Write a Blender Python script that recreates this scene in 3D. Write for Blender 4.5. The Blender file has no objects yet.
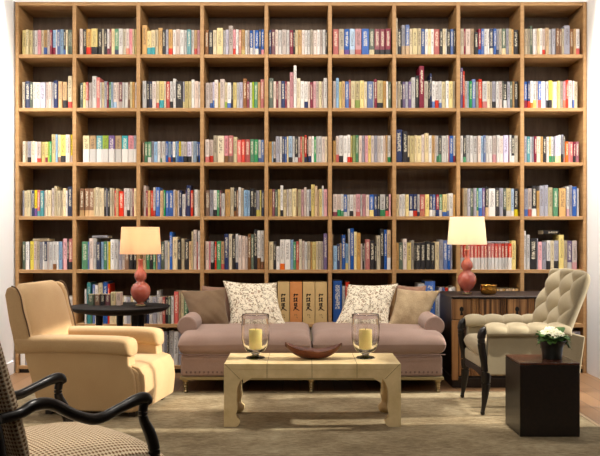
import bpy, bmesh, math, random
from mathutils import Vector, Matrix
random.seed(7)
C = bpy.context.scene.collection
PI = math.pi
F = 910.0; CAMY = -7.0; EYE = 1.054; HOR = 235.0
def S(y): return F/(y-CAMY)
def X(px, y=0.0): return (px-300.0)/S(y)
def Z(py, y=0.0): return EYE-(py-HOR)/S(y)

# ---------------------------------------------------------------- materials
def lin(c):
    return tuple(((v/255.0)/12.92 if v/255.0 <= 0.04045 else (((v/255.0)+0.055)/1.055)**2.4) for v in c)
class NT:
    def __init__(s, m): s.t = m.node_tree; s.n = s.t.nodes; s.l = s.t.links; s.b = s.n['Principled BSDF']
    def add(s, typ, **kw):
        n = s.n.new(typ)
        for k, v in kw.items(): setattr(n, k, v)
        return n
    def math(s, op, a, b=None, clamp=False):
        n = s.n.new('ShaderNodeMath'); n.operation = op; n.use_clamp = clamp
        for i, v in enumerate((a, b)):
            if v is None: continue
            if isinstance(v, (int, float)): n.inputs[i].default_value = v
            else: s.l.new(v, n.inputs[i])
        return n.outputs[0]
    def mix(s, fac, a, b):
        n = s.n.new('ShaderNodeMix'); n.data_type = 'RGBA'
        for i, v in ((0, fac), (6, a), (7, b)):
            if isinstance(v, (int, float)): n.inputs[i].default_value = v
            elif isinstance(v, tuple): n.inputs[i].default_value = (*v[:3], 1)
            else: s.l.new(v, n.inputs[i])
        return n.outputs[2]
    def noise(s, vec=None, scale=5, detail=3, rough=.5):
        n = s.n.new('ShaderNodeTexNoise'); n.inputs['Scale'].default_value = scale
        n.inputs['Detail'].default_value = detail; n.inputs['Roughness'].default_value = rough
        if vec is not None: s.l.new(vec, n.inputs['Vector'])
        return n
    def ramp(s, fac, stops):
        n = s.n.new('ShaderNodeValToRGB'); s.l.new(fac, n.inputs[0])
        e = n.color_ramp.elements
        while len(e) < len(stops): e.new(.5)
        for q, (p, c) in zip(e, stops):
            q.position = p; q.color = (*c[:3], 1)
        return n.outputs[0]
    def mapping(s, scale=(1, 1, 1), rot=(0, 0, 0), src='Object'):
        tc = s.n.new('ShaderNodeTexCoord'); m = s.n.new('ShaderNodeMapping')
        m.inputs['Scale'].default_value = scale; m.inputs['Rotation'].default_value = rot
        s.l.new(tc.outputs[src], m.inputs[0]); return m.outputs[0]
    def bump(s, h, strength=.3, dist=.01):
        n = s.n.new('ShaderNodeBump'); n.inputs['Strength'].default_value = strength; n.inputs['Distance'].default_value = dist
        s.l.new(h, n.inputs['Height']); s.l.new(n.outputs[0], s.b.inputs['Normal'])
    def col(s, c): s.l.new(c, s.b.inputs['Base Color'])
def mk(name, c=(200, 200, 200), rough=.6, metal=0.0, spec=.5):
    m = bpy.data.materials.new(name); m.use_nodes = True
    t = NT(m); t.b.inputs['Base Color'].default_value = (*lin(c), 1)
    t.b.inputs['Roughness'].default_value = rough; t.b.inputs['Metallic'].default_value = metal
    t.b.inputs['Specular IOR Level'].default_value = spec
    return m, t
def wood(name, c1, c2, rough=.45, scale=(1.2, 1.2, 14), spec=.4, bump=.08):
    m, t = mk(name, c1, rough, 0, spec)
    v = t.mapping(scale)
    n = t.noise(v, 6, 5, .6)
    t.col(t.ramp(n.outputs[0], [(.3, lin(c2)), (.7, lin(c1))]))
    t.bump(n.outputs[0], bump, .003)
    return m
def fabric(name, c1, c2, scale=120, rough=.9, bump=.25, big=3):
    m, t = mk(name, c1, rough, 0, .2)
    n = t.noise(t.mapping((1, 1, 1)), scale, 2)
    n2 = t.noise(t.mapping((1, 1, 1)), big, 3)
    f = t.math('MULTIPLY', t.math('ADD', n.outputs[0], n2.outputs[0]), .5)
    t.col(t.ramp(f, [(.35, lin(c2)), (.65, lin(c1))]))
    t.bump(n.outputs[0], bump, .002)
    t.b.inputs['Sheen Weight'].default_value = .15
    return m
M = {}
M['wall'] = mk('white_wall_paint', (250, 250, 250), .8, 0, .2)[0]
M['frontwall'] = mk('taupe_wall_paint', (92, 80, 68), .8, 0, .2)[0]
M['ceiling'] = mk('taupe_ceiling_paint', (120, 108, 96), .9, 0, .2)[0]
M['oak'] = wood('oak_veneer', (178, 140, 94), (156, 116, 72), .55, (.8, .8, 9))
M['oakh'] = wood('oak_veneer_across', (178, 140, 94), (156, 116, 72), .55, (1, 9, 9))
M['oakback_shaded'] = wood('oak_back_panel_shaded', (108, 88, 70), (86, 68, 52), .65, (5, 5, .8))  # same oak, darkened so the colour carries the shade inside the bays
M['plinth'] = wood('black_plinth_board', (30, 24, 20), (18, 14, 12), .5)
M['blackwood'] = wood('ebonised_wood', (24, 17, 14), (13, 9, 8), .3, (3, 3, 3), .5)
M['tableblack'] = mk('matt_black_lacquer', (14, 10, 9), .6, 0, .25)[0]
M['darkleg'] = wood('dark_turned_wood', (48, 34, 24), (28, 18, 13), .35, (3, 3, 3), .5)
M['tan'] = fabric('camel_upholstery', (198, 166, 122), (184, 150, 106), 220, .75, .12, 4)
M['piping'] = fabric('dark_piping', (110, 84, 60), (92, 70, 50), 200)
M['sofa'] = fabric('mauve_brown_linen', (168, 142, 130), (150, 124, 112), 260, .9, .2, 5)
M['sofatrim'] = fabric('mauve_trim', (126, 102, 90), (108, 86, 76), 260)
M['brass'] = mk('brass', (178, 158, 118), .32, 1.0)[0]
M['gold'] = mk('polished_gold', (205, 150, 70), .16, 1.0)[0]
M['brasspaint'] = mk('aged_brass_rail', (158, 142, 104), .45, .6)[0]
M['cream'] = fabric('cream_linen', (182, 168, 138), (166, 152, 124), 260, .85, .15, 5)
M['olive'] = fabric('brown_silk', (122, 98, 72), (100, 78, 56), 300, .6, .2, 8)
M['linen2'] = fabric('oatmeal_textured_linen', (186, 164, 130), (150, 128, 98), 150, .9, .4, 14)
M['mauve'] = fabric('mauve_velvet', (152, 118, 98), (132, 100, 82), 260)
M['coverdark'] = wood('burr_wood_dark', (34, 22, 17), (14, 9, 8), .35, (9, 9, 9), .5, .3)
M['covertop'] = wood('dark_red_wood_top', (92, 52, 36), (60, 32, 24), .22, (3, 14, 3), .6)
M['bowlwood'] = wood('dark_walnut_bowl', (124, 66, 42), (62, 30, 20), .4, (3, 12, 12), .4, .2)
M['potgreen'] = mk('dark_glazed_pot', (22, 28, 22), .35)[0]
M['leaf'] = fabric('dark_leaf', (92, 134, 54), (44, 82, 30), 30, .5, .1, 20)
M['petal'] = mk('cream_petal', (246, 244, 214), .6)[0]
M['petalc'] = mk('lime_flower_centre', (190, 205, 90), .6)[0]
M['soil'] = mk('dark_soil', (30, 22, 16), .95)[0]
M['keyhole'] = mk('black_iron', (20, 17, 15), .5, .3)[0]
M['ink'] = mk('black_ink', (34, 24, 16), .8)[0]
M['inkfaint'] = mk('faded_ink', (120, 96, 60), .8)[0]
M['page'] = mk('book_pages', (222, 208, 178), .9)[0]
m, t = mk('coral_glaze', (196, 96, 78), .14, 0, .6); t.b.inputs['Coat Weight'].default_value = .6
n = t.noise(t.mapping(), 9, 3); t.col(t.ramp(n.outputs[0], [(.3, lin((176, 84, 70))), (.7, lin((206, 108, 86)))])); M['coral'] = m
m, t = mk('bare_bulb', (255, 240, 210), .4)
t.b.inputs['Emission Color'].default_value = (1, .78, .5, 1); t.b.inputs['Emission Strength'].default_value = 6; M['bulb'] = m
def shade_mat(name, c, tr):
    m = bpy.data.materials.new(name); m.use_nodes = True; t = NT(m)
    d = t.add('ShaderNodeBsdfDiffuse'); d.inputs[0].default_value = (*lin(c), 1)
    tl = t.add('ShaderNodeBsdfTranslucent'); tl.inputs[0].default_value = (*lin(c), 1)
    n = t.noise(t.mapping((1, 1, 3)), 160, 2); bp = t.add('ShaderNodeBump'); bp.inputs['Strength'].default_value = .1
    t.l.new(n.outputs[0], bp.inputs['Height']); t.l.new(bp.outputs[0], d.inputs['Normal'])
    mx = t.add('ShaderNodeMixShader'); mx.inputs[0].default_value = tr
    t.l.new(d.outputs[0], mx.inputs[1]); t.l.new(tl.outputs[0], mx.inputs[2])
    t.l.new(mx.outputs[0], t.n['Material Output'].inputs[0]); return m
M['shade'] = shade_mat('cream_lampshade_silk', (253, 244, 226), .7)
M['shade2'] = shade_mat('peach_lampshade_silk', (252, 226, 200), .7)
m, t = mk('clear_glass', (255, 255, 255), .02)
t.b.inputs['Transmission Weight'].default_value = 1; t.b.inputs['IOR'].default_value = 1.45; M['glass'] = m
m, t = mk('yellow_wax', (255, 226, 140), .5)
t.b.inputs['Subsurface Weight'].default_value = .35; t.b.inputs['Subsurface Radius'].default_value = (.03, .02, .008); M['wax'] = m
# parchment table
m, t = mk('parchment_veneer', (220, 196, 146), .38, 0, .5)
n = t.noise(t.mapping((2, 2, 2)), 6, 5, .6)
t.col(t.ramp(n.outputs[0], [(.3, lin((204, 178, 126))), (.7, lin((230, 206, 158)))])); t.bump(n.outputs[0], .05, .002); M['parch'] = m
M['seam'] = mk('veneer_seam', (120, 92, 56), .6)[0]
# zebra wood (console)
m, t = mk('reeded_zebrawood', (150, 108, 68), .4, 0, .4)
n = t.noise(t.mapping((34, 5, .6)), 1.6, 2, .5)
t.col(t.ramp(n.outputs[0], [(.36, lin((66, 42, 26))), (.5, lin((132, 92, 56))), (.66, lin((178, 132, 84)))])); M['zebra'] = m
M['consdark'] = wood('console_dark_side', (44, 30, 22), (26, 17, 13), .45)
M['consgold'] = wood('console_gilt_post', (176, 128, 78), (150, 104, 62), .45, (8, 8, .8))
# woven seat fabric with dots
m, t = mk('dotted_woven_fabric', (226, 206, 176), .9, 0, .2)
mp = t.mapping((1, 1, 1), (0, 0, PI/4), 'UV'); sp = t.add('ShaderNodeSeparateXYZ'); t.l.new(mp, sp.inputs[0])
a = t.math('SINE', t.math('MULTIPLY', sp.outputs[0], 190)); b = t.math('SINE', t.math('MULTIPLY', sp.outputs[1], 190))
f = t.math('MULTIPLY', a, b)
n = t.noise(mp, 60, 2); f = t.math('ADD', f, t.math('MULTIPLY', t.math('SUBTRACT', n.outputs[0], .5), .8))
t.col(t.ramp(t.math('MULTIPLY', t.math('ADD', f, 1), .5), [(.40, lin((228, 208, 178))), (.56, lin((206, 182, 150))), (.68, lin((132, 98, 68)))]))
t.bump(f, .3, .002); M['dots'] = m
# floral print
m, t = mk('floral_print_linen', (240, 232, 212), .9, 0, .2)
mp = t.mapping((1, 1, 1), (0, 0, 0), 'UV')
nz = t.noise(mp, 9, 2); mx = t.add('ShaderNodeVectorMath', operation='MULTIPLY_ADD'); mx.inputs[1].default_value = (.10, .10, 0); t.l.new(nz.outputs[1], mx.inputs[0]); t.l.new(mp, mx.inputs[2])
vo = t.add('ShaderNodeTexVoronoi'); vo.feature = 'F1'; vo.inputs['Scale'].default_value = 24; t.l.new(mx.outputs[0], vo.inputs['Vector'])
n2 = t.noise(mp, 8, 3); n3 = t.noise(mx.outputs[0], 13, 3)
leaf = t.math('MULTIPLY', t.math('LESS_THAN', vo.outputs['Distance'], .42), t.math('GREATER_THAN', n2.outputs[0], .46))
vine = t.math('LESS_THAN', t.math('ABSOLUTE', t.math('SUBTRACT', n3.outputs[0], .5)), .018)
msk = t.math('MAXIMUM', leaf, vine)
inkc = t.mix(t.math('GREATER_THAN', nz.outputs[0], .53), lin((116, 92, 58)), lin((146, 112, 84)))
t.col(t.mix(t.math('MULTIPLY', msk, .8), lin((236, 226, 204)), inkc)); M['floral'] = m
# rug
m, t = mk('distressed_wool_rug', (160, 140, 108), .95, 0, .1)
mp = t.mapping()
n1 = t.noise(mp, 2.6, 6, .7); n2 = t.noise(t.mapping((2.2, 5, 1)), 9, 6, .75); n3 = t.noise(mp, 240, 2)
f = t.math('ADD', t.math('MULTIPLY', n1.outputs[0], .5), t.math('MULTIPLY', n2.outputs[0], .5))
c = t.ramp(f, [(.38, lin((112, 96, 72))), (.5, lin((146, 130, 102))), (.62, lin((178, 164, 134)))])
t.col(c); t.bump(t.math('ADD', n3.outputs[0], n2.outputs[0]), .6, .006); M['rug'] = m
M['rugedge'] = fabric('rug_binding', (150, 122, 84), (124, 98, 64), 200)
# floor boards
m, t = mk('honey_floorboards', (140, 104, 70), .4, 0, .5)
br = t.add('ShaderNodeTexBrick'); t.l.new(t.mapping((1, 1, 1), (0, 0, PI/2)), br.inputs['Vector'])
br.inputs['Scale'].default_value = 1; br.inputs['Brick Width'].default_value = 1.4; br.inputs['Row Height'].default_value = .12; br.inputs['Mortar Size'].default_value = .002
br.inputs['Color1'].default_value = (*lin((142, 106, 72)), 1); br.inputs['Color2'].default_value = (*lin((122, 90, 60)), 1); br.inputs['Mortar'].default_value = (*lin((60, 40, 24)), 1)
t.col(br.outputs[0]); M['floor'] = m

# ---------------------------------------------------------------- mesh helpers
def tagp(o, label=None, cat=None, group=None, kind=None):
    if label: o['label'] = label
    if cat: o['category'] = cat
    if group: o['group'] = group
    if kind: o['kind'] = kind
    return o
def empty(name, loc, label, cat, rz=0, group=None):
    o = bpy.data.objects.new(name, None); C.objects.link(o); o.location = loc; o.rotation_euler = (0, 0, rz)
    o.empty_display_size = .1
    return tagp(o, label, cat, group)
def fin(name, bm, mats, parent=None, smooth=True, bevel=0, sub=0, ang=.7, seg=3):
    if not isinstance(mats, (list, tuple)): mats = [mats]
    bmesh.ops.recalc_face_normals(bm, faces=bm.faces)
    if smooth:
        for f in bm.faces: f.smooth = True
        for e in bm.edges:
            if len(e.link_faces) == 2 and e.calc_face_angle(0) > ang: e.smooth = False
    me = bpy.data.meshes.new(name); bm.to_mesh(me); bm.free()
    for q in mats: me.materials.append(q)
    o = bpy.data.objects.new(name, me); C.objects.link(o); o.parent = parent
    if bevel:
        b = o.modifiers.new('bevel', 'BEVEL'); b.width = bevel; b.segments = seg; b.limit_method = 'ANGLE'; b.angle_limit = .6
        b.harden_normals = True
        for p in me.polygons: p.use_smooth = True
    if sub:
        s = o.modifiers.new('sub', 'SUBSURF'); s.levels = sub; s.render_levels = sub
    return o
def box(bm, x0, x1, y0, y1, z0, z1, mi=0):
    vs = [bm.verts.new(p) for p in ((x0, y0, z0), (x1, y0, z0), (x1, y1, z0), (x0, y1, z0), (x0, y0, z1), (x1, y0, z1), (x1, y1, z1), (x0, y1, z1))]
    for q in ((0, 3, 2, 1), (4, 5, 6, 7), (0, 1, 5, 4), (1, 2, 6, 5), (2, 3, 7, 6), (3, 0, 4, 7)):
        f = bm.faces.new([vs[i] for i in q]); f.material_index = mi
    return bm
def bx(*a): return box(bmesh.new(), *a)
def prism(bm, prof, y0, y1, mi=0, axis='y'):
    def P(p, d): return (p[0], d, p[1]) if axis == 'y' else ((d, p[0], p[1]) if axis == 'x' else (p[0], p[1], d))
    A = [bm.verts.new(P(p, y0)) for p in prof]; B = [bm.verts.new(P(p, y1)) for p in prof]
    n = len(prof)
    for i in range(n):
        f = bm.faces.new((A[i], A[(i+1) % n], B[(i+1) % n], B[i])); f.material_index = mi
    bm.faces.new(A[::-1]).material_index = mi; bm.faces.new(B).material_index = mi
    return bm
def lathe(bm, prof, seg=32, cx=0, cy=0, mi=0, closed=False, sx=1, sy=1):
    rings = []
    for r, z in prof:
        if r < 1e-6: rings.append([bm.verts.new((cx, cy, z))])
        else: rings.append([bm.verts.new((cx+r*sx*math.cos(2*PI*k/seg), cy+r*sy*math.sin(2*PI*k/seg), z)) for k in range(seg)])
    pairs = list(zip(rings, rings[1:]))
    if closed: pairs.append((rings[-1], rings[0]))
    for a, b in pairs:
        for k in range(seg):
            if len(a) == 1 and len(b) == 1: continue
            vs = [a[0], b[k], b[(k+1) % seg]] if len(a) == 1 else ([a[k], a[(k+1) % seg], b[0]] if len(b) == 1 else [a[k], a[(k+1) % seg], b[(k+1) % seg], b[k]])
            bm.faces.new(vs).material_index = mi
    if not closed:
        for r in (rings[0], rings[-1]):
            if len(r) > 2: bm.faces.new(r).material_index = mi
    return bm
def cat_pts(pts, n=6):
    out = []; P = [Vector(p) for p in pts]
    for i in range(len(P)-1):
        p0 = P[max(i-1, 0)]; p1 = P[i]; p2 = P[i+1]; p3 = P[min(i+2, len(P)-1)]
        for k in range(n):
            u = k/n
            out.append(.5*((2*p1)+(p2-p0)*u+(2*p0-5*p1+4*p2-p3)*u*u+(3*p1-p0-3*p2+p3)*u**3))
    out.append(P[-1]); return out
def sweep(bm, pts, rad, seg=10, flat=1.0, mi=0, up=Vector((0, 0, 1)), n=6):
    """tube through pts (4-vectors allowed for the radius)"""
    rr = rad if isinstance(rad, (list, tuple)) else [rad]*len(pts)
    Q = cat_pts([Vector((*p, r)) for p, r in zip(pts, rr)], n)
    rings = []
    for i, q in enumerate(Q):
        p = Vector(q[:3]); r = q[3]
        d = (Vector(Q[min(i+1, len(Q)-1)][:3])-Vector(Q[max(i-1, 0)][:3])).normalized()
        s = d.cross(up)
        if s.length < .05: s = d.cross(Vector((0, 1, 0)))
        s.normalize(); u = s.cross(d).normalized()
        rings.append([bm.verts.new(p+s*r*flat*math.cos(2*PI*k/seg)+u*r*math.sin(2*PI*k/seg)) for k in range(seg)])
    for a, b in zip(rings, rings[1:]):
        for k in range(seg): bm.faces.new((a[k], a[(k+1) % seg], b[(k+1) % seg], b[k])).material_index = mi
    bm.faces.new(rings[0]); bm.faces.new(rings[-1]); return bm
def cosp(i, n): return .5-.5*math.cos(PI*i/n)
def slab(bm, P, tf, tb, nu=24, nv=24, even=False, mi=0):
    """closed puffy body: centre surface P(a,b), front and back thickness; UV = (a,b) size"""
    uv = bm.loops.layers.uv.verify()
    par = lambda i, n: (i/n if even else cosp(i, n)*.5+.5*(i/n))
    fr = []; bk = []; co = {}
    e = .004
    for j in range(nv+1):
        ra = []; rb = []
        for i in range(nu+1):
            a, b = par(i, nu), par(j, nv)
            p = Vector(P(a, b))
            a0, a1, b0, b1 = max(a-e, 0), min(a+e, 1), max(b-e, 0), min(b+e, 1)
            N = (Vector(P(a1, b))-Vector(P(a0, b))).cross(Vector(P(a, b1))-Vector(P(a, b0))).normalized()
            v = bm.verts.new(p+N*tf(a, b)); co[v] = (a, b); ra.append(v)
            if i in (0, nu) or j in (0, nv): rb.append(v)
            else:
                w = bm.verts.new(p-N*tb(a, b)); co[w] = (a, b); rb.append(w)
        fr.append(ra); bk.append(rb)
    for j in range(nv):
        for i in range(nu):
            for g, fl in ((fr, 0), (bk, 1)):
                q = [g[j][i], g[j][i+1], g[j+1][i+1], g[j+1][i]]
                if fl: q = q[::-1]
                try: f = bm.faces.new(q)
                except ValueError: continue
                f.material_index = mi
                for l in f.loops: l[uv].uv = co[l.vert]
    return bm
def puff(T, p=4):
    return lambda a, b: T*max(0, (1-abs(2*a-1)**p))**(1/2)*max(0, (1-abs(2*b-1)**p))**(1/2)
def bil(c00, c10, c11, c01, pin=0.0):
    A, B, D, E = map(Vector, (c00, c10, c11, c01))
    def P(a, b):
        # corner pinch: edges bow inwards
        aa = a + pin*(.5-a)*4*b*(1-b)*1.0; bb = b + pin*(.5-b)*4*a*(1-a)*1.0
        return A*(1-aa)*(1-bb)+B*aa*(1-bb)+D*aa*bb+E*(1-aa)*bb
    return P
def cushion(bm, x0, x1, y0, y1, z0, z1, crown=.02, p=8, n=22, seed=0, mi=0, amp=.004):
    """boxed seat cushion with soft edges, crown and slight wobble"""
    r = random.Random(seed); ph = [r.uniform(0, 6) for _ in range(6)]
    h = (z1-z0)/2; zc = (z0+z1)/2
    def P(a, b):
        k = 0
        return Vector((x0+(x1-x0)*a, y0+(y1-y0)*b, zc+amp*math.sin(7*a+ph[0])*math.sin(5*b+ph[1])))
    f = lambda a, b: (h+crown*math.sin(PI*a)**.5*math.sin(PI*b)**.5)*max(0, 1-abs(2*a-1)**(p*2.5))**.45*max(0, 1-abs(2*b-1)**p)**.45 if 0 < a < 1 and 0 < b < 1 else 0
    return slab(bm, P, f, lambda a, b: min(f(a, b), h), n*2, n, mi=mi)

# ---------------------------------------------------------------- room shell
XL, XR, YB, YF, ZC, ZF = X(15)-.012, X(587)+.004, .40, -8.2, 3.05, -.008
def struct(name, bm, mat, **k):
    o = fin(name, bm, mat, None, **k); o['kind'] = 'structure'; return o
struct('floor', bx(XL-.1, XR+.1, YF-.1, YB+.1, ZF-.1, ZF), M['floor'], smooth=False)
struct('ceiling', bx(XL-.1, XR+.1, YF-.1, YB+.1, ZC, ZC+.1), M['ceiling'], smooth=False)
struct('wall_back', bx(XL, XR, YB, YB+.1, ZF, ZC), M['wall'], smooth=False)
struct('wall_left', bx(XL-.1, XL, YF, YB+.1, ZF, ZC), M['wall'], smooth=False)
struct('wall_front', bx(XL, XR, YF-.1, YF, ZF, ZC), M['frontwall'], smooth=False)
struct('wall_header', bx(XL, XR, 0.004, YB, Z(2.2)+.004, ZC), M['wall'], smooth=False)
WY0, WY1, WZ0, WZ1 = -2.0, -.80, .06, 2.2
bm = bx(XR, XR+.1, YF, WY0, ZF, ZC); box(bm, XR, XR+.1, WY1, YB+.1, ZF, ZC); box(bm, XR, XR+.1, WY0, WY1, ZF, WZ0); box(bm, XR, XR+.1, WY0, WY1, WZ1, ZC)
struct('wall_right', bm, M['wall'], smooth=False)
bm = bmesh.new()
for y0, y1 in ((WY0, WY0+.04), (WY1-.04, WY1), (-1.38, -1.34)): box(bm, XR+.03, XR+.08, y0, y1, WZ0, WZ1)
for z in (WZ0, 1.1, WZ1-.04): box(bm, XR+.03, XR+.08, WY0+.04, WY1-.04, z, z+.04)
struct('window_1', bm, M['wall'], smooth=False)
# baseboards (front part of side walls only, white)
struct('baseboard_left', bx(XL, XL+.012, YF, -.02, ZF, .09), M['wall'], bevel=.003)

# ---------------------------------------------------------------- bookcase
VX = [X(p) for p in (16.9, 74.3, 138.3, 202, 266.3, 330, 394.3, 458.4, 522.3, 585)]
HZ = [Z(p) for p in (3.8, 56, 109.6, 164, 218, 271.4, 325.8, 367.3)]
TV = .029; TH = .027; DEP = .385
bk = empty('bookcase', (0, 0, ZF), 'wall-filling oak bookcase with open square bays packed with books', 'bookcase')
def bpart(name, bm, mat, **k):
    for v in bm.verts: v.co.z -= ZF
    return fin(name, bm, mat, bk, **k)
zt, zb = HZ[0]+TH/2, HZ[-1]-TH/2
for i, x in enumerate(VX):
    nm = 'side_panel' if i in (0, 9) else 'upright'
    w = TV*.9 if nm == 'side_panel' else TV
    bpart(nm, bx(x-w/2, x+w/2, 0, DEP, zb if 0 < i < 9 else ZF, zt), M['oak'], bevel=.002, seg=1)
for j, z in enumerate(HZ):
    bm = bmesh.new()
    for i in range(9): box(bm, VX[i]+TV/2, VX[i+1]-TV/2, 0.001, DEP, z-TH/2, z+TH/2)
    bpart('top_panel' if j == 0 else 'shelf', bm, M['oakh'], bevel=.002, seg=1)
bpart('back_panel', bx(VX[0], VX[9], DEP, DEP+.012, ZF, zt), M['oakback_shaded'], smooth=False)
bpart('plinth', bx(VX[0]+TV/2, VX[9]-TV/2, .02, .05, ZF, zb), M['plinth'], smooth=False)

# ---------------------------------------------------------------- books
COL = {'w': ((224, 219, 213), 'white'), 'c': ((220, 202, 164), 'cream'), 'y': ((222, 202, 140), 'pale yellow'), 't': ((200, 160, 106), 'tan'),
 'o': ((222, 112, 56), 'orange'), 'r': ((204, 66, 52), 'red'), 'm': ((132, 50, 66), 'maroon'), 'p': ((222, 152, 158), 'pink'), 'l': ((206, 198, 220), 'lilac'),
 'u': ((112, 84, 142), 'purple'), 'b': ((64, 100, 170), 'blue'), 'n': ((40, 50, 88), 'navy'), 's': ((146, 178, 208), 'light blue'), 'a': ((70, 152, 158), 'teal'),
 'g': ((60, 146, 92), 'green'), 'd': ((92, 104, 88), 'grey-green'), 'e': ((160, 158, 168), 'grey'), 'k': ((38, 34, 36), 'black'), 'f': ((134, 92, 60), 'brown'),
 'i': ((216, 196, 184), 'pinkish white'), 'L': ((152, 176, 64), 'lime green'), 'Y': ((226, 204, 52), 'bright yellow'), 'h': ((176, 162, 138), 'greige')}
DARK = 'rmubnagdkfo'
codes = list(COL); BM = {}
for cc in codes:
    c = COL[cc][0]
    m, t = mk('book_cover_'+COL[cc][1].replace(' ', '_'), c, .55, 0, .4)
    uvn = t.add('ShaderNodeUVMap'); sp = t.add('ShaderNodeSeparateXYZ'); t.l.new(uvn.outputs[0], sp.inputs[0])
    fu = t.math('FRACT', sp.outputs[0]); ku = t.math('FLOOR', sp.outputs[0])
    v = sp.outputs[1]
    cmb = t.add('ShaderNodeCombineXYZ')
    t.l.new(t.math('MULTIPLY', sp.outputs[0], 6.5), cmb.inputs[0]); t.l.new(t.math('MULTIPLY', v, 46), cmb.inputs[1]); t.l.new(t.math('MULTIPLY', ku, 3.7), cmb.inputs[2])
    n = t.noise(cmb.outputs[0], 1.0, 1)
    inu = t.math('MULTIPLY', t.math('GREATER_THAN', fu, .25), t.math('LESS_THAN', fu, .75))
    inv = t.math('MULTIPLY', t.math('GREATER_THAN', v, .34), t.math('LESS_THAN', v, .90))
    msk = t.math('MULTIPLY', t.math('MULTIPLY', inu, inv), t.math('GREATER_THAN', n.outputs[0], .50))
    wn = t.add('ShaderNodeTexWhiteNoise', noise_dimensions='1D'); t.l.new(ku, wn.inputs['W'])
    hs = t.add('ShaderNodeHueSaturation'); hs.inputs['Color'].default_value = (*lin(c), 1)
    t.l.new(t.math('ADD', .54, t.math('MULTIPLY', wn.outputs[0], .52)), hs.inputs['Value'])
    wn2 = t.add('ShaderNodeTexWhiteNoise', noise_dimensions='1D'); t.l.new(t.math('ADD', ku, 77.3), wn2.inputs['W'])
    t.l.new(t.math('ADD', .72, t.math('MULTIPLY', wn2.outputs[0], .45)), hs.inputs['Saturation'])
    inkc = lin((232, 222, 196)) if cc in DARK else lin((74, 60, 54))
    strg = t.math('MULTIPLY', msk, .72)
    t.col(t.mix(strg, hs.outputs[0], inkc)); BM[cc] = m
ORDER = codes; SLOT = {cc: i for i, cc in enumerate(ORDER)}; PAGE = len(ORDER)
BMATS = [BM[cc] for cc in ORDER]+[M['page']]
kctr = [0]
def add_book(bm, x, y, z, w, d, h, c, band=None, frac=.25, lean=0.0):
    """spine with rounded face, boards, recessed page block"""
    kctr[0] += 1; k = (kctr[0]*7) % 97
    uv = bm.loops.layers.uv.verify()
    w2 = w/2; rs = min(.004, w*.25)
    prof = [(-w2, rs), (-w2*.62, rs*.25), (0, 0), (w2*.62, rs*.25), (w2, rs), (w2, d), (-w2, d)]
    zs = [0, h*frac, h] if band else [0, h]
    sl, cl = math.sin(lean), math.cos(lean)
    def V(px, py, pz):
        return bm.verts.new((x+px*cl+pz*sl, y+py, z+pz*cl-px*sl+ (abs(sl)*w2)))
    rings = [[V(px, py, q) for px, py in prof] for q in zs]
    npf = len(prof)
    for q in range(len(zs)-1):
        cc = band if (band and q == 0) else c
        for i in range(npf):
            j = (i+1) % npf
            page = i == 5
            f = bm.faces.new((rings[q][i], rings[q][j], rings[q+1][j], rings[q+1][i]))
            f.material_index = PAGE if page else SLOT[cc]
            uu = {0: 0.02, 1: .2, 2: .5, 3: .8, 4: .98}
            spine = i < 4
            us = (k+uu[i], k+uu[i+1]) if spine else (k+.01, k+.01)
            vs = (zs[q]/h, zs[q+1]/h) if (spine and not (band and q == 0)) else (-5, -5)
            for l, (a, b) in zip(f.loops, ((0, 0), (1, 0), (1, 1), (0, 1))): l[uv].uv = (us[a], vs[b])
    bot = bm.faces.new(rings[0][::-1]); bot.material_index = PAGE
    # top: cover rim, page block 3 mm lower
    th = min(.0022, w*.15)
    inner = [(-w2+th, rs+th), (w2-th, rs+th), (w2-th, d-.001), (-w2+th, d-.001)]
    T = rings[-1]
    it = [V(px, py, h) for px, py in inner]; ib = [V(px, py, h-.004) for px, py in inner]
    quads = [(T[0], T[1], T[2], T[3], T[4], it[1], it[0]), (T[4], T[5], it[2], it[1]), (T[5], T[6], it[3], it[2]), (T[6], T[0], it[0], it[3])]
    for q in quads:
        f = bm.faces.new(q); f.material_index = SLOT[c]
        for l in f.loops: l[uv].uv = (k+.01, -5)
    for i in range(4):
        j = (i+1) % 4
        f = bm.faces.new((it[i], it[j], ib[j], ib[i])); f.material_index = PAGE
    bm.faces.new(ib).material_index = PAGE
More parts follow.
